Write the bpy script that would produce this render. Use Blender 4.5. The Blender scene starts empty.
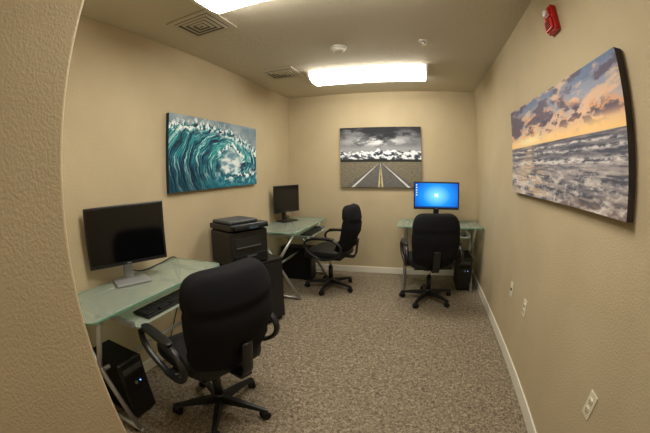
import bpy, bmesh, math, random
import numpy as np
from mathutils import Matrix, Vector
random.seed(4)
sc=bpy.context.scene
col=bpy.context.collection
try: sc.view_settings.view_transform='Standard'
except Exception: pass

W=2.565; H=2.44
# ---------------------------------------------------------------- helpers
def lin(c):
    c=c/255.0
    return c/12.92 if c<=0.04045 else ((c+0.055)/1.055)**2.4
def C3(r,g,b): return (lin(r),lin(g),lin(b),1.0)
def mat(name,color,rough=0.5,metal=0.0,spec=0.5,noise=None,bump=None,emit=None,trans=0.0,alpha=1.0,coat=0.0):
    m=bpy.data.materials.new(name); m.use_nodes=True
    nt=m.node_tree; b=nt.nodes["Principled BSDF"]
    b.inputs["Base Color"].default_value=color
    b.inputs["Roughness"].default_value=rough
    b.inputs["Metallic"].default_value=metal
    b.inputs["Specular IOR Level"].default_value=spec
    b.inputs["Transmission Weight"].default_value=trans
    b.inputs["Alpha"].default_value=alpha
    b.inputs["Coat Weight"].default_value=coat
    tc=nt.nodes.new("ShaderNodeTexCoord")
    if noise:
        n=nt.nodes.new("ShaderNodeTexNoise"); n.inputs["Scale"].default_value=noise[0]
        n.inputs["Detail"].default_value=4
        nt.links.new(tc.outputs["Object"],n.inputs["Vector"])
        r=nt.nodes.new("ShaderNodeValToRGB")
        r.color_ramp.elements[0].position=noise[3] if len(noise)>3 else .35
        r.color_ramp.elements[1].position=noise[4] if len(noise)>4 else .65
        r.color_ramp.elements[0].color=noise[1]; r.color_ramp.elements[1].color=noise[2]
        nt.links.new(n.outputs["Fac"],r.inputs["Fac"]); nt.links.new(r.outputs["Color"],b.inputs["Base Color"])
    if bump:
        n=nt.nodes.new("ShaderNodeTexNoise"); n.inputs["Scale"].default_value=bump[0]
        n.inputs["Detail"].default_value=3
        nt.links.new(tc.outputs["Object"],n.inputs["Vector"])
        bp=nt.nodes.new("ShaderNodeBump"); bp.inputs["Strength"].default_value=bump[1]
        bp.inputs["Distance"].default_value=bump[2]
        nt.links.new(n.outputs["Fac"],bp.inputs["Height"]); nt.links.new(bp.outputs["Normal"],b.inputs["Normal"])
    if emit:
        b.inputs["Emission Color"].default_value=emit[0]; b.inputs["Emission Strength"].default_value=emit[1]
    return m
def empty(name,loc=(0,0,0),rz=0.0):
    e=bpy.data.objects.new(name,None); e.empty_display_size=.1
    e.location=loc; e.rotation_euler=(0,0,rz); col.objects.link(e); return e
def obj(name,bm,m,parent=None,smooth=False,loc=(0,0,0),rot=(0,0,0)):
    me=bpy.data.meshes.new(name)
    bmesh.ops.recalc_face_normals(bm,faces=bm.faces)
    bm.to_mesh(me); bm.free()
    if smooth:
        for p in me.polygons: p.use_smooth=True
    o=bpy.data.objects.new(name,me); col.objects.link(o)
    if m: me.materials.append(m)
    o.location=loc; o.rotation_euler=rot
    if parent: o.parent=parent
    return o
def bm_box(bm,lo,hi):
    vs=[bm.verts.new((x,y,z)) for x in (lo[0],hi[0]) for y in (lo[1],hi[1]) for z in (lo[2],hi[2])]
    for f in [(0,1,3,2),(4,6,7,5),(0,4,5,1),(2,3,7,6),(0,2,6,4),(1,5,7,3)]:
        bm.faces.new([vs[i] for i in f])
def box(name,lo,hi,m,parent=None,bev=0.0,seg=2,loc=(0,0,0),rot=(0,0,0)):
    bm=bmesh.new(); bm_box(bm,lo,hi)
    if bev: bmesh.ops.bevel(bm,geom=bm.edges[:],offset=bev,segments=seg,affect='EDGES',profile=.5)
    o=obj(name,bm,m,parent,loc=loc,rot=rot)
    return o
def boxes(name,lst,m,parent=None):
    bm=bmesh.new()
    for lo,hi in lst: bm_box(bm,lo,hi)
    return obj(name,bm,m,parent)
def cyl(name,p1,p2,r1,m,parent=None,r2=None,n=20,smooth=True):
    p1=Vector(p1);p2=Vector(p2); r2=r1 if r2 is None else r2
    d=(p2-p1); bm=bmesh.new()
    bmesh.ops.create_cone(bm,cap_ends=True,segments=n,radius1=r1,radius2=r2,depth=d.length)
    M=Matrix.Translation((p1+p2)/2)@d.to_track_quat('Z','Y').to_matrix().to_4x4()
    bmesh.ops.transform(bm,matrix=M,verts=bm.verts)
    o=obj(name,bm,m,parent)
    if smooth:
        for p in o.data.polygons: p.use_smooth=len(p.vertices)==4
    return o
def catmull(P,closed,k=6):
    P=[Vector(q) for q in P]; n=len(P); out=[]
    rng=range(n) if closed else range(n-1)
    for i in rng:
        if closed: a,b,c,d=P[i-1],P[i],P[(i+1)%n],P[(i+2)%n]
        else: a,b,c,d=P[max(i-1,0)],P[i],P[i+1],P[min(i+2,n-1)]
        for j in range(k):
            t=j/k
            out.append(.5*((2*b)+(c-a)*t+(2*a-5*b+4*c-d)*t*t+(3*b-a-3*c+d)*t**3))
    if not closed: out.append(P[-1])
    return out
def sweep(name,P,ra,rb,m,parent=None,closed=False,k=6,n=12,up=(1,0,0),smoothpath=True):
    pts=catmull(P,closed,k) if smoothpath else [Vector(q) for q in P]
    N=len(pts); bm=bmesh.new(); rings=[]
    for i in range(N):
        if closed: t=pts[(i+1)%N]-pts[i-1]
        else: t=pts[min(i+1,N-1)]-pts[max(i-1,0)]
        t.normalize(); a=Vector(up)-t*Vector(up).dot(t)
        if a.length<1e-4: a=Vector((0,0,1))-t*t.z
        a.normalize(); b=t.cross(a)
        rings.append([bm.verts.new(pts[i]+a*ra*math.cos(2*math.pi*j/n)+b*rb*math.sin(2*math.pi*j/n)) for j in range(n)])
    for i in range(N if closed else N-1):
        A=rings[i];B=rings[(i+1)%N]
        for j in range(n): bm.faces.new((A[j],A[(j+1)%n],B[(j+1)%n],B[j]))
    if not closed:
        bm.faces.new(rings[0][::-1]); bm.faces.new(rings[-1])
    return obj(name,bm,m,parent,smooth=True)
def superell(name,a,b,c,m,parent=None,e1=.35,e2=.35,deform=None,loc=(0,0,0),rot=(0,0,0),nu=48,nv=28):
    sp=lambda v,e: math.copysign(abs(v)**e,v)
    bm=bmesh.new(); rows=[]
    for i in range(1,nv):
        v=-math.pi/2+math.pi*i/nv; row=[]
        for j in range(nu):
            u=2*math.pi*j/nu
            co=Vector((a*sp(math.cos(v),e1)*sp(math.cos(u),e2), b*sp(math.cos(v),e1)*sp(math.sin(u),e2), c*sp(math.sin(v),e1)))
            row.append(bm.verts.new(co))
        rows.append(row)
    bot=bm.verts.new((0,0,-c)); top=bm.verts.new((0,0,c))
    for i in range(len(rows)-1):
        for j in range(nu):
            bm.faces.new((rows[i][j],rows[i][(j+1)%nu],rows[i+1][(j+1)%nu],rows[i+1][j]))
    for j in range(nu):
        bm.faces.new((bot,rows[0][(j+1)%nu],rows[0][j])); bm.faces.new((top,rows[-1][j],rows[-1][(j+1)%nu]))
    if deform:
        for v in bm.verts: v.co=deform(v.co.copy())
    return obj(name,bm,m,parent,smooth=True,loc=loc,rot=rot)

# ---------------------------------------------------------------- materials
M_wall=mat("painted_wall",C3(188,172,140),.72,spec=.3,noise=(3.0,C3(185,169,137),C3(191,175,143)),bump=(115,.5,.005))
M_ceil=mat("ceiling_paint",C3(206,197,177),.85,spec=.15,bump=(60,.7,.008))
M_base=mat("white_trim",C3(225,220,205),.45)
M_blk=mat("black_plastic",C3(22,22,24),.38,spec=.5)
M_blkm=mat("black_matte",C3(16,16,17),.65,spec=.3)
M_fab=mat("black_fabric",C3(17,17,19),.9,spec=.2,noise=(350,C3(13,13,15),C3(24,24,27)),bump=(400,.5,.002))
M_seat=mat("black_vinyl",C3(20,20,22),.5,spec=.4,bump=(150,.2,.002))
M_sil=mat("brushed_silver",C3(190,192,192),.32,metal=.85)
M_silp=mat("silver_plastic",C3(150,152,153),.4,metal=.2)
M_chr=mat("chrome",C3(210,210,210),.15,metal=1.0)
M_scr=mat("screen_off",C3(8,9,11),.12,spec=.6)
M_ivory=mat("ivory_plastic",C3(222,214,190),.4)
M_slot=mat("dark_slot",C3(30,28,25),.6)
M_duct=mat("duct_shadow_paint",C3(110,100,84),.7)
M_red=mat("alarm_red",C3(190,18,20),.35)
M_lens=mat("strobe_lens",C3(225,225,225),.15,spec=.8)
M_white=mat("white_enamel",C3(225,222,212),.45)
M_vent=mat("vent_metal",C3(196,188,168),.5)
M_grey=mat("grey_plastic",C3(70,72,75),.5)
M_key=mat("key_caps",C3(28,28,30),.5)
M_led=mat("power_led",C3(60,120,255),.4,emit=((.15,.4,1,1),3.0))
M_tube=mat("fluorescent_lens",C3(255,250,235),.5,emit=((1.0,.955,.86,1),19.0))
M_hall_fill=mat("added_hall_fill_lens",C3(255,250,235),.5,emit=((1.0,.955,.86,1),7.0))  # weaker glow for the added, unseen hall fill lamp
# glass top: green frosted tempered glass
M_gls=bpy.data.materials.new("frosted_green_glass"); M_gls.use_nodes=True
nt=M_gls.node_tree; b=nt.nodes["Principled BSDF"]
b.inputs["Base Color"].default_value=C3(204,214,200); b.inputs["Roughness"].default_value=.08
b.inputs["Specular IOR Level"].default_value=1.0
tr=nt.nodes.new("ShaderNodeBsdfTransparent"); tr.inputs["Color"].default_value=C3(232,241,234)
mx=nt.nodes.new("ShaderNodeMixShader"); mx.inputs["Fac"].default_value=.36
nt.links.new(tr.outputs[0],mx.inputs[1]); nt.links.new(b.outputs[0],mx.inputs[2])
nt.links.new(mx.outputs[0],nt.nodes["Material Output"].inputs["Surface"])
M_gedge=mat("glass_edge",C3(105,155,130),.15,spec=.8)

# carpet
M_car=bpy.data.materials.new("loop_carpet"); M_car.use_nodes=True
nt=M_car.node_tree; b=nt.nodes["Principled BSDF"]; b.inputs["Roughness"].default_value=.95; b.inputs["Specular IOR Level"].default_value=.1
tc=nt.nodes.new("ShaderNodeTexCoord")
n1=nt.nodes.new("ShaderNodeTexNoise"); n1.inputs["Scale"].default_value=55; n1.inputs["Detail"].default_value=3; n1.inputs["Distortion"].default_value=1.2
n2=nt.nodes.new("ShaderNodeTexNoise"); n2.inputs["Scale"].default_value=170; n2.inputs["Detail"].default_value=2
for n in (n1,n2): nt.links.new(tc.outputs["Object"],n.inputs["Vector"])
ad=nt.nodes.new("ShaderNodeMath"); ad.operation='MULTIPLY_ADD'; ad.inputs[1].default_value=.45
nt.links.new(n2.outputs["Fac"],ad.inputs[0]); 
m2=nt.nodes.new("ShaderNodeMath"); m2.operation='MULTIPLY'; m2.inputs[1].default_value=.6
nt.links.new(n1.outputs["Fac"],m2.inputs[0]); nt.links.new(m2.outputs[0],ad.inputs[2])
rp=nt.nodes.new("ShaderNodeValToRGB"); e=rp.color_ramp.elements
e[0].position=.40; e[0].color=C3(86,78,66); e[1].position=.64; e[1].color=C3(174,161,139)
k=e.new(.52); k.color=C3(131,118,99)
nt.links.new(ad.outputs[0],rp.inputs["Fac"]); nt.links.new(rp.outputs["Color"],b.inputs["Base Color"])
bp=nt.nodes.new("ShaderNodeBump"); bp.inputs["Strength"].default_value=.8; bp.inputs["Distance"].default_value=.01
nt.links.new(ad.outputs[0],bp.inputs["Height"]); nt.links.new(bp.outputs["Normal"],b.inputs["Normal"])

# ---------------------------------------------------------------- room shell
T=.1; YN=-3.88; XH=-1.55; YE=-6.4
box("floor",(-W-T,YE-T,-.1),(T,T,0),M_car)
box("ceiling",(-W-T,YE-T,H),(T,T,H+.1),M_ceil)
box("wall_back",(-W-T,0,0),(T,T,H),M_wall)
box("wall_right",(0,YE,0),(T,0,H),M_wall)
box("wall_left",(-W-T,YN,0),(-W,0,H),M_wall)
box("wall_front",(-W-T,YE,0),(XH,YN,H),M_wall,bev=.012,seg=3)
box("wall_hall",(-W-T,YE-T,0),(T,YE,H),M_wall)
bh=.085; bt=.012
def baseb(name,lo,hi): box(name,lo,hi,M_base,bev=.004)
baseb("baseboard_back",(-W+bt,-bt,0),(-bt,0,bh))
baseb("baseboard_right",(-bt,YE,0),(0,0,bh))
baseb("baseboard_left",(-W,YN+bt,0),(-W+bt,0,bh))
baseb("baseboard_front",(-W,YN,0),(XH,YN+bt,bh))
baseb("baseboard_hall",(XH,YE,0),(XH+bt,YN+bt,bh))

# ---------------------------------------------------------------- ceiling fixtures
def fixture(x0,x1,yc,w,M_t,name="fluorescent_light"):
    E=empty(name,((x0+x1)/2,yc,H)); L=(x1-x0)/2; h=w/2
    prof=[(-h*.97,0),(-h,-.02),(-h*.93,-.05),(-h*.72,-.078),(-h*.35,-.09),(h*.35,-.09),(h*.72,-.078),(h*.93,-.05),(h,-.02),(h*.97,0)]
    bm=bmesh.new()
    A=[bm.verts.new((-L+.02,y,z)) for y,z in prof]; B=[bm.verts.new((L-.02,y,z)) for y,z in prof]
    for i in range(len(prof)-1): bm.faces.new((A[i],A[i+1],B[i+1],B[i]))
    obj("lens",bm,M_t,E,smooth=True)
    for s,nm in ((-1,"end_cap_1"),(1,"end_cap_2")):
        bm=bmesh.new(); xs=sorted((s*L,s*(L-.022)))
        P=[(y*1.02,z*1.04) for y,z in prof]
        A=[bm.verts.new((xs[0],y,z)) for y,z in P]; B=[bm.verts.new((xs[1],y,z)) for y,z in P]
        n=len(P)
        for i in range(n): bm.faces.new((A[i],A[(i+1)%n],B[(i+1)%n],B[i]))
        bm.faces.new(A); bm.faces.new(B)
        obj(nm,bm,M_white,E)
    box("ballast_pan",(-L+.02,-h*.9,-.006),(L-.02,h*.9,-.001),M_white,E)
fixture(-1.89,-.65,-.93,.38,M_tube)
fixture(-1.87,-.63,-2.95,.42,M_tube)
fixture(-1.3,-.2,-5.4,.36,M_hall_fill)  # added fill lamp, unseen behind the camera, to brighten the near wall

def vent(x,y,s):
    E=empty("ceiling_air_vent",(x,y,H))
    h=s/2
    bm=bmesh.new()
    def ring(a,za,b_,zb):
        o=[bm.verts.new((sx*a,sy*a,za)) for sx,sy in ((-1,-1),(1,-1),(1,1),(-1,1))]
        i=[bm.verts.new((sx*b_,sy*b_,zb)) for sx,sy in ((-1,-1),(1,-1),(1,1),(-1,1))]
        for k in range(4): bm.faces.new((o[k],o[(k+1)%4],i[(k+1)%4],i[k]))
    ring(h,-.002,h,-.012); ring(h,-.012,h*.80,-.014)
    r=h*.78
    while r>.03:
        ring(r,-.018,r-.022,-.022); r-=.036
    obj("louvers",bm,M_vent,E)
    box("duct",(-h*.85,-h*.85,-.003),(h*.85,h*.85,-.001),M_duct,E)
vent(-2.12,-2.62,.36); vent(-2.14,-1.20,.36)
E=empty("smoke_detector",(-1.40,-1.71,H))
cyl("mount",(0,0,0),(0,0,-.012),.072,M_white,E,n=32); cyl("body",(0,0,-.012),(0,0,-.04),.062,M_white,E,r2=.045,n=32)
cyl("grille",(0,0,-.04),(0,0,-.048),.03,M_vent,E,n=24)
E=empty("fire_sprinkler",(-.69,-1.76,H))
cyl("escutcheon",(0,0,0),(0,0,-.01),.04,M_white,E,n=28); cyl("stem",(0,0,-.01),(0,0,-.035),.01,M_chr,E)
cyl("deflector",(0,0,-.035),(0,0,-.038),.02,M_chr,E)

# ---------------------------------------------------------------- wall devices
def outlet(y,z,name="wall_outlet"):
    E=empty(name,(0,y,z))
    box("plate",(-.006,-.036,-.058),(0,.036,.058),M_ivory,E,bev=.003)
    for i,dz in enumerate((-.02,.02)):
        superell("socket_%d"%(i+1),.004,.017,.0145,M_ivory,E,e1=.6,e2=.6,loc=(-.007,0,dz),nu=20,nv=10)
        boxes("slots_%d"%(i+1),[((-.0125,-.008,dz-.004),(-.0105,-.006,dz+.006)),((-.0125,.006,dz-.004),(-.0105,.008,dz+.006)),((-.0125,-.002,dz-.011),(-.0105,.002,dz-.007))],M_slot,E)
outlet(-3.39,.55); outlet(-2.28,.51); 
E=empty("wall_jack_plate",(0,-1.91,.51)); box("plate",(-.006,-.036,-.058),(0,.036,.058),M_ivory,E,bev=.003)
box("jack",(-.012,-.01,-.01),(-.005,.01,.01),M_slot,E,bev=.002)
E=empty("fire_alarm_strobe",(0,-2.80,2.18))
box("back_box",(-.035,-.058,-.072),(0,.058,.072),M_red,E,bev=.008,seg=3)
box("horn_face",(-.05,-.05,-.065),(-.034,.05,-.0),M_red,E,bev=.008,seg=3)
superell("strobe",.020,.024,.018,M_lens,E,e1=.6,e2=.6,loc=(-.043,0,.035),nu=24,nv=14)
box("strobe_frame",(-.045,-.04,.012),(-.034,.04,.06),M_red,E,bev=.004)
boxes("horn_slots",[((-.052,-.03,-.055+i*.012),(-.0495,.03,-.05+i*.012)) for i in range(4)],M_slot,E)

# ---------------------------------------------------------------- canvas prints (computed colours on the canvas mesh)
def vn(x,y,seed):
    ix=np.floor(x);iy=np.floor(y);fx=x-ix;fy=y-iy
    def g(a,b_):
        t=np.modf(np.abs(np.sin(a*127.1+b_*311.7+seed*74.7)*43758.5453))[0]*2*math.pi
        return np.cos(t)*(x-a)+np.sin(t)*(y-b_)
    wx=fx**3*(fx*(fx*6-15)+10);wy=fy**3*(fy*(fy*6-15)+10)
    n=(g(ix,iy)*(1-wx)+g(ix+1,iy)*wx)*(1-wy)+(g(ix,iy+1)*(1-wx)+g(ix+1,iy+1)*wx)*wy
    return np.clip(.5+n*.85,0,1)
def fbm(x,y,seed=0,o=5):
    s=0;a=.5;t=0
    for i in range(o):
        s=s+a*vn(x,y,seed+i*3.1);t+=a;a*=.58;x,y=(x*.8+y*.6)*2.03+4.1,(y*.8-x*.6)*2.03+2.7
    return .5+(s/t-.5)*1.35
def rdg(x,y,seed=0,o=4):
    s=0;a=.5;t=0
    for i in range(o):
        s=s+a*(1-np.abs(2*vn(x,y,seed+i*2.3)-1));t+=a;a*=.5;x=x*2.1+3.3;y=y*2.1+1.7
    return s/t
def ss(a,b_,x): t=np.clip((x-a)/(b_-a),0,1); return t*t*(3-2*t)
def mixc(A,B,t): return A*(1-t[...,None])+B*t[...,None]
K=lambda r,g,b_: np.array([r,g,b_],float)
def full(u,c): return c*np.ones(u.shape+(3,))
def wave(u,v):
    # big barrel wave: streaked blue-green face on the left arching over a pale tube on the right
    X=u*2.28; fo=fbm(X*6,v*6,5,6)
    wx=X+.10*(fbm(X*3,v*3,71,4)-.5); wy=v+.10*(fbm(X*3,v*3,73,4)-.5)
    dx=wx-1.42; dy=(wy-.38)*1.25
    r=np.hypot(dx*.78,dy); a=np.arctan2(dy,-dx)
    sw=r*9+a*1.0+.5*fbm(X*2,v*2,3,3)
    s=fbm(a*1.5+3,sw*2.0,1,5); s2=fbm(a*2.2+1,sw*6,2,5)
    st=np.clip(.5+(s*.5+s2*.5-.5)*2.6,0,1)
    c=mixc(full(u,K(8,26,48)),K(16,74,104),ss(0.1,.42,st))
    c=mixc(c,K(44,142,152),ss(.42,.66,st)); c=mixc(c,K(190,224,224),ss(.70,.95,st))
    c=mixc(c,K(8,36,54),.55*ss(.55,.05,v)*ss(.7,.1,u))
    c=mixc(c,K(20,116,112),.35*ss(.3,.8,v)*ss(.5,.0,u))
    g=np.exp(-((r-.38)/.08)**2)*ss(-.4,.2,a); c=mixc(c,K(84,196,190),g*.45)
    inn=ss(.30,.18,r+.06*(fo-.5)); 
    ic=mixc(full(u,K(112,150,168)),K(232,238,236),ss(.35,.65,fbm(X*4,v*9,19,5))); c=mixc(c,ic,inn*.95)
    lip=np.exp(-((r-.31-.08*(fo-.5))/.05)**2)*ss(.0,.9,a)
    c=mixc(c,K(240,246,246),np.clip(lip*1.3*ss(.42,.58,fbm(X*13,v*13,33,5)),0,1))
    crest=np.where(X<1.25,.82+.07*np.sin(X*2.4),.86-.30*np.clip(X-1.25,0,2)**1.2)+.14*(fo-.5)
    sk=ss(0,.05,v-crest)
    sc_=mixc(full(u,K(92,116,130)),K(172,184,188),fbm(X*2,v*3,23,4))
    c=mixc(c,sc_,sk)
    spray=np.exp(-((v-crest)/.08)**2)*ss(.47,.60,fbm(X*14,v*14,77,5)); c=mixc(c,K(236,242,242),np.clip(spray*1.2,0,1))
    bot=ss(.20,.08,v+.04*np.sin(X*4)); c=mixc(c,K(24,108,130),bot*ss(.2,.5,u)*.8)
    spl=ss(.50,.66,fbm(X*8,v*13,11,6))*ss(.35,.6,u)*np.exp(-((v-.18)/.12)**2); c=mixc(c,K(236,244,244),spl)
    return c
def road(u,v):
    n=fbm(u*3,v*5,3,6); hz=.42
    c=mixc(full(u,K(38,40,44)),K(118,120,124),ss(1.0,.72,v+(n-.5)*.5))
    c=mixc(c,K(228,229,231),np.clip(np.exp(-(((u-.45)/.36)**2+((v-.76)/.08)**2))*1.1*ss(.35,.6,fbm(u*4,v*7,91,5)),0,1))
    c=mixc(c,K(42,44,50),ss(.48,.66,fbm(u*4,v*9,9,6))*ss(.76,.9,v)*.85)
    c=mixc(c,K(176,178,182),ss(.72,.62,v)*.6)
    rg=.60+.10*(fbm(u*7,u*0+1,4,6)-.5)*2
    mt=ss(0,.01,rg-v); sn=fbm(u*14+v*9,v*16-u*5,6,6)
    mc=mixc(full(u,K(60,68,82)),K(236,239,243),ss(.40,.56,sn+.6*(v-.50)))
    c=mixc(c,mc,mt)
    c=mixc(c,K(44,46,42),ss(.470,.455,v+.03*(n-.5)))
    g=fbm(u*30,v*60,7,4)
    gc=mixc(full(u,K(98,92,78)),K(146,138,118),g)
    bl=v<hz; d=np.clip((hz-v)/hz,0,1)
    c=np.where(bl[...,None],gc,c)
    x=(u-.5)/np.maximum(d,1e-3)
    rd=(np.abs(x)<.44)&bl
    c=np.where(rd[...,None],mixc(full(u,K(86,85,84)),K(120,118,115),g),c)
    ln=(np.abs(np.abs(x)-.35)<.018)&bl
    c=np.where(ln[...,None],K(226,224,218),c)
    yl=(np.abs(np.abs(x)-.022)<.011)&bl
    c=np.where(yl[...,None],K(206,190,146),c)
    return c
def beach(u,v):
    X=u*2.6; hz=.53; n=fbm(X*1.6,v*4,3,6)
    vs=v+.10*(n-.5)
    c=mixc(full(u,K(250,206,142)),K(222,186,160),ss(.55,.68,vs))
    c=mixc(c,K(150,154,172),ss(.64,.84,vs)); c=mixc(c,K(104,122,154),ss(.82,1.0,vs))
    c=mixc(c,K(255,238,186),np.exp(-(((u-.26)/.16)**2+((v-.585)/.05)**2)))
    c=mixc(c,K(244,196,150),ss(.48,.66,fbm(X*1.5+v*3,v*8-X*1.2,31,6))*ss(.60,.78,v)*.65)
    fc=fbm(X*2.2+1,v*7,21,6)+.10*ss(.5,.0,u)-.03*ss(.5,.9,u)
    fe=fbm(X*2.2+1.03,v*7-.25,21,6)+.10*ss(.5,.0,u)-.03*ss(.5,.9,u)
    c=mixc(c,K(232,158,110),ss(.48,.60,fe)*ss(.60,.66,v)*ss(1.0,.75,v)*.55)
    c=mixc(c,K(94,86,104),ss(.50,.64,fc)*ss(.60,.68,v)*.9)
    cl3=ss(.56,.66,fbm(X*5+9,v*16,57,5))*np.exp(-(((v-.70)/.08)**2))*ss(.15,.3,u)*ss(.98,.8,u); c=mixc(c,K(84,70,82),cl3*.85)
    vv=np.clip(hz-v,0,1); pv=np.power(vv+.012,.55)
    w=fbm(X*1.6+pv*2,pv*24-X*.6,41,6); w2=fbm(X*3+pv*3,pv*34-X*.9,43,5)
    se=mixc(full(u,K(84,86,100)),K(152,144,148),ss(.32,.66,w))
    se=mixc(se,K(206,194,186),ss(.52,.70,w2)*ss(.02,.10,vv)*.6)
    se=mixc(se,K(248,206,156),np.exp(-((u-.26)/(.06+vv*.35))**2)*.6*ss(.36,.62,w))
    for kk,(p_,wd) in enumerate(((.05,.010),(.10,.015),(.18,.026))):
        ly=p_+.05*(fbm(X*1.3+kk*7,X*0+kk,61,4)-.5)
        br=np.exp(-((vv-ly)/wd)**2)*ss(.36,.58,fbm(X*8,vv*40,65+kk,5)); se=mixc(se,K(236,230,226),np.clip(br,0,1)*.9)
        dk=np.exp(-((vv-ly+wd*1.8)/wd)**2); se=mixc(se,K(72,76,92),dk*.45)
    q=fbm(X*2.2-vv*3,vv*7+X*1.1,47,6); q2=rdg(X*4-vv*5+.6*q,vv*12+X*2,49,4)
    foam=np.clip(ss(.50,.66,q)*.8+.6*ss(.74,.9,q2),0,1)*ss(.18,.34,vv); se=mixc(se,K(230,220,211),foam*.8)
    se=mixc(se,K(112,92,80),ss(.38,.55,vv)*ss(.3,.9,u)*(1-foam)*.6)
    c=np.where((v<hz)[...,None],se,c)
    return c
def canvas(name,w,h,t,loc,rz,fn,nx,ny,side):
    E=empty(name,loc,rz)   # local: picture faces -y, back at y=0
    box("stretcher",(-w/2,-t,-h/2),(w/2,-.004,h/2),mat(name+"_side",side,.8,noise=(9,side,tuple(s*1.8 for s in side[:3])+(1,))),E,bev=.002)
    u,v=np.meshgrid(np.linspace(0,1,nx),np.linspace(0,1,ny))
    c=np.clip(fn(u,v),0,255)/255.; c=np.where(c<=.04045,c/12.92,((c+.055)/1.055)**2.4)
    vs=[((a-.5)*w,-t-.001,(b_-.5)*h) for a,b_ in zip(u.ravel(),v.ravel())]
    fs=[(j*nx+i,j*nx+i+1,(j+1)*nx+i+1,(j+1)*nx+i) for j in range(ny-1) for i in range(nx-1)]
    me=bpy.data.meshes.new("printed_face"); me.from_pydata(vs,[],fs)
    at=me.color_attributes.new("paint",'FLOAT_COLOR','POINT')
    at.data.foreach_set("color",np.concatenate([c.reshape(-1,3),np.ones((nx*ny,1))],1).astype(np.float32).ravel())
    o=bpy.data.objects.new("printed_face",me); col.objects.link(o); o.parent=E
    m=bpy.data.materials.new(name+"_print"); m.use_nodes=True; nt=m.node_tree
    b=nt.nodes["Principled BSDF"]; b.inputs["Roughness"].default_value=.6; b.inputs["Specular IOR Level"].default_value=.2
    a=nt.nodes.new("ShaderNodeAttribute"); a.attribute_name="paint"
    nt.links.new(a.outputs["Color"],b.inputs["Base Color"]); me.materials.append(m)
canvas("ocean_wave_canvas_print",1.41,.617,.035,(-W,-1.748,1.569),math.pi/2,wave,380,190,C3(18,40,52))
canvas("mountain_road_canvas_print",1.067,.79,.035,(-1.282,0,1.561),0,road,260,200,C3(45,46,48))
canvas("beach_sunset_canvas_print",1.53,.59,.04,(0,-2.58,1.542),-math.pi/2,beach,460,200,C3(52,46,46))

# ---------------------------------------------------------------- desks
def keyboard(E,x,y,z,rz=0,parent_name="keyboard"):
    K_=empty(parent_name,(x,y,z),rz)
    box("case",(-.22,-.07,0),(.22,.07,.016),M_blk,K_,bev=.005)
    ks=[]
    for r in range(5):
        for c_ in range(19):
            if r==0 and 4<c_<9: continue
            x0=-.21+c_*.0222; y0=-.06+r*.0235
            ks.append(((x0,y0,.016),(x0+.018,y0+.019,.023)))
    ks.append(((-.12,-.06,.016),(-.03,-.041,.023)))
    boxes("keys",ks,M_key,K_)
    K_.parent=E
    return K_
def mouse(E,x,y,z):
    superell("mouse",.03,.052,.018,M_blk,E,e1=.8,e2=.8,loc=(x,y,z+.016),nu=24,nv=14)
def desk(L,D,Z,loc,rz,name="glass_computer_desk",tray=True):
    E=empty(name,loc,rz)   # local: back edge y=0, front edge y=-D
    bm=bmesh.new(); r=.05; pts=[]
    for cx,cy,a0 in ((L/2-r,-r,0),(-L/2+r,-r,90),(-L/2+r,-D+r,180),(L/2-r,-D+r,270)):
        for k in range(7):
            a=math.radians(a0+15*k); pts.append((cx+r*math.cos(a),cy+r*math.sin(a)))
    A=[bm.verts.new((x,y,Z-.010)) for x,y in pts]; B=[bm.verts.new((x,y,Z)) for x,y in pts]
    bm.faces.new(B)
    bm.faces.new(A[::-1])
    side=[]
    n=len(pts)
    for i in range(n): side.append(bm.faces.new((A[i],A[(i+1)%n],B[(i+1)%n],B[i])))
    bm.faces.index_update()
    for f in side: f.material_index=1
    o=obj("glass_top",bm,M_gls,E); o.data.materials.append(M_gedge)
    zt=Z-.03
    for s,nm in ((-1,"a"),(1,"b")):
        x=s*(L/2-.10)
        cyl("top_rail_"+nm,(x,-.03,zt),(x,-D+.04,zt),.014,M_sil,E)
        cyl("floor_rail_"+nm,(x,-.03,.022),(x,-D+.0,.022),.015,M_sil,E)
        cyl("cross_leg_%s1"%nm,(x,-.06,zt),(x,-D+.02,.022),.016,M_sil,E)
        cyl("cross_leg_%s2"%nm,(x+s*.001,-D+.06,zt),(x,-.05,.022),.016,M_sil,E)
        for q,yy in enumerate((-.06,-D+.07)):
            cyl("pad_%s%d"%(nm,q),(x,yy,zt+.008),(x,yy,Z-.010),.02,M_chr,E)
            cyl("foot_%s%d"%(nm,q),(x,yy,0),(x,yy,.012),.02,M_blk,E)
    cyl("rear_bar",(-L/2+.1,-.06,zt),(L/2-.1,-.06,zt),.013,M_sil,E)
    cyl("mid_bar",(-L/2+.1,-D/2,.37),(L/2-.1,-D/2,.37),.013,M_sil,E)
    if tray:
        box("keyboard_tray",(-.32,-D-.06,Z-.105),(.32,-D+.24,Z-.097),M_gls,E,bev=.002)
        for s in (-1,1):
            box("tray_rail_%d"%(s+2),(s*.33-.012,-D-.03,Z-.10),(s*.33+.012,-.08,Z-.075),M_sil,E)
            box("tray_hanger_%d"%(s+2),(s*.33-.012,-.10,Z-.10),(s*.33+.012,-.075,Z-.02),M_sil,E)
        keyboard(E,0,-D+.03,Z-.097); mouse(E,.27,-D+.05,Z-.097)
    return E
DZ=.76
desk(1.17,.46,DZ,(-W+.015,-3.01,0),math.pi/2)
desk(1.16,.56,DZ,(-W+.015,-.67,0),math.pi/2)
desk(1.02,.61,DZ,(-.52,-.03,0),0)

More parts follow.
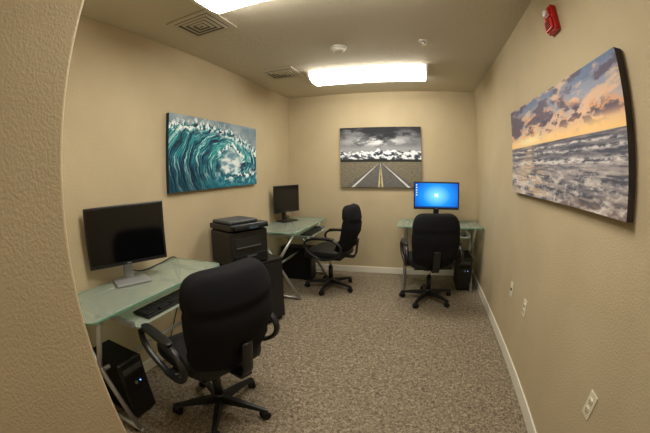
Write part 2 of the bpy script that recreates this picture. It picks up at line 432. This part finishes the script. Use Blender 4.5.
# ---------------------------------------------------------------- monitors (face local -y, base bottom at z=0)
def monitor(w,h,zb,loc,rz,stand,screen,cable=None,name="computer_monitor"):
    E=empty(name,loc,rz)
    box("bezel",(-w/2,-.022,zb),(w/2,.0,zb+h),M_blk,E,bev=.006)
    box("rear_housing",(-w*.34,0,zb+h*.15),(w*.34,.035,zb+h*.8),M_blkm,E,bev=.014)
    box("screen",(-w/2+.016,-.0235,zb+.024),(w/2-.016,-.0215,zb+h-.016),screen,E)
    box("brand_strip",(-.014,-.0235,zb+.008),(.014,-.0222,zb+.014),M_silp,E)
    sweep("stand_neck",[(0,.045,.012),(0,.05,.06),(0,.045,zb+.05),(0,.03,zb+.12)],.034,.012,stand,E,up=(1,0,0))
    box("stand_base",(-.12,-.09,0),(.12,.075,.014),stand,E,bev=.006)
    if cable:
        MI=(Matrix.Translation(loc)@Matrix.Rotation(rz,4,'Z')).inverted()
        sweep("cable",[MI@Vector(q) for q in cable],.004,.004,M_blkm,E)
    return E
# lit desktop screen
M_on=bpy.data.materials.new("lit_blue_desktop"); M_on.use_nodes=True; nt=M_on.node_tree; b=nt.nodes["Principled BSDF"]
b.inputs["Base Color"].default_value=(0,0,0,1); b.inputs["Roughness"].default_value=.2
tc=nt.nodes.new("ShaderNodeTexCoord"); mp=nt.nodes.new("ShaderNodeMapping")
mp.vector_type='POINT'; mp.inputs["Scale"].default_value=(3.2,0,4.2)
mp.inputs["Location"].default_value=(0,0,-.33*4.2)
gr=nt.nodes.new("ShaderNodeTexGradient"); gr.gradient_type='SPHERICAL'
rp=nt.nodes.new("ShaderNodeValToRGB"); e=rp.color_ramp.elements
e[0].position=0; e[0].color=C3(8,84,200); e[1].position=1; e[1].color=C3(140,235,255)
k=e.new(.45); k.color=C3(25,145,240)
nt.links.new(tc.outputs["Object"],mp.inputs["Vector"]); nt.links.new(mp.outputs[0],gr.inputs["Vector"])
nt.links.new(gr.outputs["Fac"],rp.inputs["Fac"]); nt.links.new(rp.outputs["Color"],b.inputs["Emission Color"]); b.inputs["Emission Strength"].default_value=1.2

ang=lambda fx,fy: math.atan2(fy,fx)+math.pi/2
monitor(.54,.365,.115,(-2.415,-3.02,DZ),ang(.9,-.43),M_silp,M_scr,
    [(-2.47,-2.99,.88),(-2.49,-2.93,.80),(-2.50,-2.80,.768),(-2.53,-2.62,.766),(-2.556,-2.41,.75),(-2.556,-2.41,.5),(-2.55,-2.6,.2),(-2.5,-2.8,.03)])
monitor(.44,.34,.115,(-2.42,-.48,DZ),ang(.93,-.37),M_blk,M_scr,
    [(-2.45,-.44,.86),(-2.46,-.38,.80),(-2.5,-.3,.768),(-2.545,-.2,.766),(-2.557,-.075,.74),(-2.55,-.15,.3),(-2.5,-.25,.03)])
Em=monitor(.56,.33,.165,(-.565,-.30,DZ),0,M_blk,M_on)
boxes("taskbar",[((-.262,-.0242,.19),(.262,-.0236,.202))],mat("taskbar_blue",C3(10,40,90),.4,emit=(C3(20,60,130),.8)),Em)
M_icon=mat("icon_white",C3(220,230,235),.4,emit=(C3(220,230,240),.8))
boxes("logo_panes",[((-.025+i*.024,-.0242,.315+j*.022),(-.005+i*.024,-.0236,.333+j*.022)) for i in range(2) for j in range(2)],M_icon,Em)
boxes("icons",[((-.25,-.0242,.45-i*.03),(-.238,-.0236,.462-i*.03)) for i in range(5)],M_icon,Em)

# ---------------------------------------------------------------- PC towers (front faces local -y)
def tower(loc,rz,w=.18,d=.42,h=.40,name="pc_tower"):
    E=empty(name,loc,rz)
    box("case",(-w/2,-d/2+.02,.012),(w/2,d/2,h),M_blkm,E,bev=.004)
    box("front_bezel",(-w/2-.002,-d/2,.012),(w/2+.002,-d/2+.022,h+.002),M_blk,E,bev=.008,seg=3)
    box("optical_drive",(-w/2+.018,-d/2-.003,h-.075),(w/2-.018,-d/2+.002,h-.04),M_grey,E,bev=.002)
    box("drive_bay",(-w/2+.018,-d/2-.003,h-.125),(w/2-.018,-d/2+.002,h-.09),M_blkm,E,bev=.002)
    cyl("power_button",(0,-d/2-.005,h-.155),(0,-d/2+.002,h-.155),.012,M_silp,E)
    cyl("power_led",(.035,-d/2-.004,h-.155),(.035,-d/2+.002,h-.155),.004,M_led,E)
    boxes("vent_slots",[((-w/2+.025,-d/2-.002,.05+i*.018),(w/2-.025,-d/2+.001,.058+i*.018)) for i in range(8)],M_slot,E)
    boxes("feet",[((sx*.06-.02,sy*.12-.02,0),(sx*.06+.02,sy*.12+.02,.013)) for sx in (-1,1) for sy in (-1,1)],M_blkm,E)
tower((-2.38,-3.33,0),math.pi/2,w=.19,d=.33)
tower((-2.30,-.42,0),math.pi/2,h=.43)
tower((-.20,-.38,0),0,w=.17,d=.40)

# ---------------------------------------------------------------- printer on its cabinet
rc=ang(.91,-.41); CH=.62
E=empty("printer_cabinet",(-2.262,-1.764,0),rc)
box("carcass",(-.23,-.20,.03),(.23,.205,CH-.02),M_blkm,E,bev=.004)
box("top_panel",(-.235,-.215,CH-.02),(.235,.205,CH),M_blk,E,bev=.004)
box("plinth",(-.21,-.18,0),(.21,.2,.03),M_blkm,E)
for s,nm in ((-1,"left"),(1,"right")):
    xs=sorted((s*.004,s*.225))
    box("door_"+nm,(xs[0],-.215,.04),(xs[1],-.199,CH-.03),M_blk,E,bev=.004)
    cyl("door_knob_"+nm,(s*.03,-.232,.36),(s*.03,-.213,.36),.01,M_silp,E)
E=empty("laser_printer",(-2.288,-1.87,CH+.001),rc)
box("body",(-.19,-.18,.0),(.19,.16,.29),M_blk,E,bev=.014,seg=3)
box("paper_tray",(-.17,-.195,.015),(.17,-.17,.095),M_blkm,E,bev=.006)
box("tray_grip",(-.05,-.199,.07),(.05,-.192,.085),M_grey,E,bev=.002)
box("output_recess",(-.15,-.184,.16),(.10,-.165,.235),M_slot,E,bev=.004)
box("output_shelf",(-.15,-.205,.155),(.10,-.165,.162),M_grey,E,bev=.002)
box("scanner_neck",(-.17,-.1,.285),(.17,.15,.302),M_blkm,E)
box("scanner",(-.195,-.19,.300),(.195,.16,.348),M_blk,E,bev=.01,seg=3)
box("document_feeder",(-.17,-.13,.348),(.13,.15,.375),M_grey,E,bev=.012,seg=3)
box("control_panel",(-.17,-.222,.306),(.17,-.182,.336),M_blkm,E,bev=.006)
box("display",(-.03,-.2235,.311),(.06,-.221,.329),mat("printer_display",C3(60,80,95),.2),E)

# ---------------------------------------------------------------- office chairs
def chair(loc,rz,name="office_chair",base_w=0.0,hb=.56,bw=.24,zb=.44,tilt=10,ax=.285):
    E=empty(name,loc,rz)
    for i in range(5):
        a=base_w-rz+i*2*math.pi/5; ca,sa=math.cos(a),math.sin(a)
        bm=bmesh.new(); P=[]
        for r,w_,zt,zb_ in ((.03,.026,.115,.065),(.17,.020,.098,.066),(.29,.015,.078,.058),(.305,.010,.072,.06)):
            P.append([bm.verts.new((r*ca-s*w_*k*sa,r*sa+s*w_*k*ca,z)) for s,k,z in ((-1,1,zb_),(1,1,zb_),(1,.7,zt),(-1,.7,zt))])
        for A,B in zip(P[:-1],P[1:]):
            for j in range(4): bm.faces.new((A[j],A[(j+1)%4],B[(j+1)%4],B[j]))
        bm.faces.new(P[0]); bm.faces.new(P[-1])
        obj("base_leg_%d"%(i+1),bm,M_blk,E)
        cx,cy=.285*ca,.285*sa; b=a+.9
        cyl("caster_stem_%d"%(i+1),(cx,cy,.04),(cx,cy,.07),.008,M_blk,E,n=12)
        ox,oy=.016*math.cos(b),.016*math.sin(b)
        for s in (-1,1):
            px,py=cx+s*oy*.9,cy-s*ox*.9
            dx,dy=math.sin(b)*.009,-math.cos(b)*.009
            cyl("caster_wheel_%d%s"%(i+1,"a" if s<0 else "b"),(px-dx,py-dy,.0275),(px+dx,py+dy,.0275),.0275,M_blkm,E,n=20)
        superell("caster_hood_%d"%(i+1),.02,.02,.022,M_blk,E,loc=(cx,cy,.04),e1=.8,e2=.8,nu=16,nv=10)
    cyl("hub",(0,0,.055),(0,0,.13),.035,M_blk,E,r2=.03)
    cyl("gas_lift_sleeve",(0,0,.12),(0,0,.27),.027,M_blk,E); cyl("gas_lift",(0,0,.26),(0,0,.38),.016,M_chr,E)
    box("tilt_mechanism",(-.09,-.12,.365),(.09,.12,.405),M_blk,E,bev=.01)
    cyl("tilt_lever",(.08,.03,.385),(.24,.05,.38),.007,M_blk,E)
    box("seat_pan",(-.2,-.2,.40),(.2,.2,.415),M_blk,E,bev=.005)
    def ds(c):
        t=c.y/.26
        c.z+= -.035*max(0,t-.5)**2*4 + .012*abs(c.x/.26)**2*(1 if c.z>0 else 0)
        c.x*=1-.08*max(0,-t)
        return c
    superell("seat_cushion",.25,.25,.052,M_seat,E,e1=.45,e2=.4,deform=ds,loc=(0,.01,.458))
    B=hb/2
    def db(c):
        t=c.z/B
        w=1.0-.08*max(0,t)**3-.16*max(0,-t)**1.5
        grooves=math.exp(-((t-.42)/.045)**2)+.7*math.exp(-((t+.35)/.045)**2)
        c.y*=1-.36*grooves
        c.x*=w*(1-.02*grooves)
        c.y+=.9*c.x*c.x - .05*math.cos(t*1.9) 
        c.y+=.02*max(0,t)**2
        return c
    superell("backrest",bw,.058,B,M_fab,E,e1=.36,e2=.5,deform=db,loc=(0,-.245,zb+B),rot=(math.radians(tilt),0,0),nu=56,nv=60)
    box("back_bracket",(-.04,-.30,.40),(.04,-.12,.42),M_blk,E,bev=.006)
    sweep("back_spine",[(0,-.28,.41),(0,-.315,.45),(0,-.325,.52),(0,-.34,.62)],.035,.010,M_blk,E,up=(1,0,0))
    for s,nm in ((-1,"left"),(1,"right")):
        x=s*ax
        sweep("armrest_loop_"+nm,[(x-s*.02,.03,.425),(x,.15,.50),(x+s*.005,.19,.58),(x+s*.005,.14,.635),(x,-.02,.65),(x,-.17,.63),(x,-.235,.56),(x,-.20,.48),(x-s*.015,-.09,.425)],.020,.013,M_blk,E,closed=True)
        superell("arm_pad_"+nm,.030,.15,.015,M_blk,E,e1=.7,e2=.6,loc=(x,-.01,.657),nu=28,nv=14)
        box("arm_mount_"+nm,(min(s*.15,x),-.06,.405),(max(s*.15,x),.02,.428),M_blk,E,bev=.006)
    return E
fa=lambda fx,fy: math.atan2(fy,fx)-math.pi/2
chair((-1.82,-3.03,0),fa(-.95,.31),base_w=.09,bw=.26,hb=.56,zb=.415,tilt=13,ax=.31)
chair((-1.79,-.68,0),fa(-.98,.12),base_w=.84,bw=.23,tilt=15)
chair((-.64,-.88,0),fa(-.17,1),base_w=.49,bw=.245,zb=.41)

# ---------------------------------------------------------------- world
w=bpy.data.worlds.new("World"); sc.world=w; w.use_nodes=True
w.node_tree.nodes["Background"].inputs[0].default_value=(.9,.85,.75,1); w.node_tree.nodes["Background"].inputs[1].default_value=.05

# ---------------------------------------------------------------- camera: wide fisheye-type lens
cd=bpy.data.cameras.new("camera"); cam=bpy.data.objects.new("camera",cd); col.objects.link(cam)
M=Matrix.Rotation(.2906,4,'Z')@Matrix.Rotation(math.pi/2-.1371,4,'X')@Matrix.Rotation(-.0169,4,'Z')
M.translation=(-.7763,-4.2693,1.3763); cam.matrix_world=M
cd.clip_start=.02
cd.type='PANO'          # equisolid fisheye, 10.5 mm lens (Blender's default fisheye)
cd.sensor_fit='HORIZONTAL'; cd.sensor_width=20.825; cd.lens=10.5
sc.camera=cam
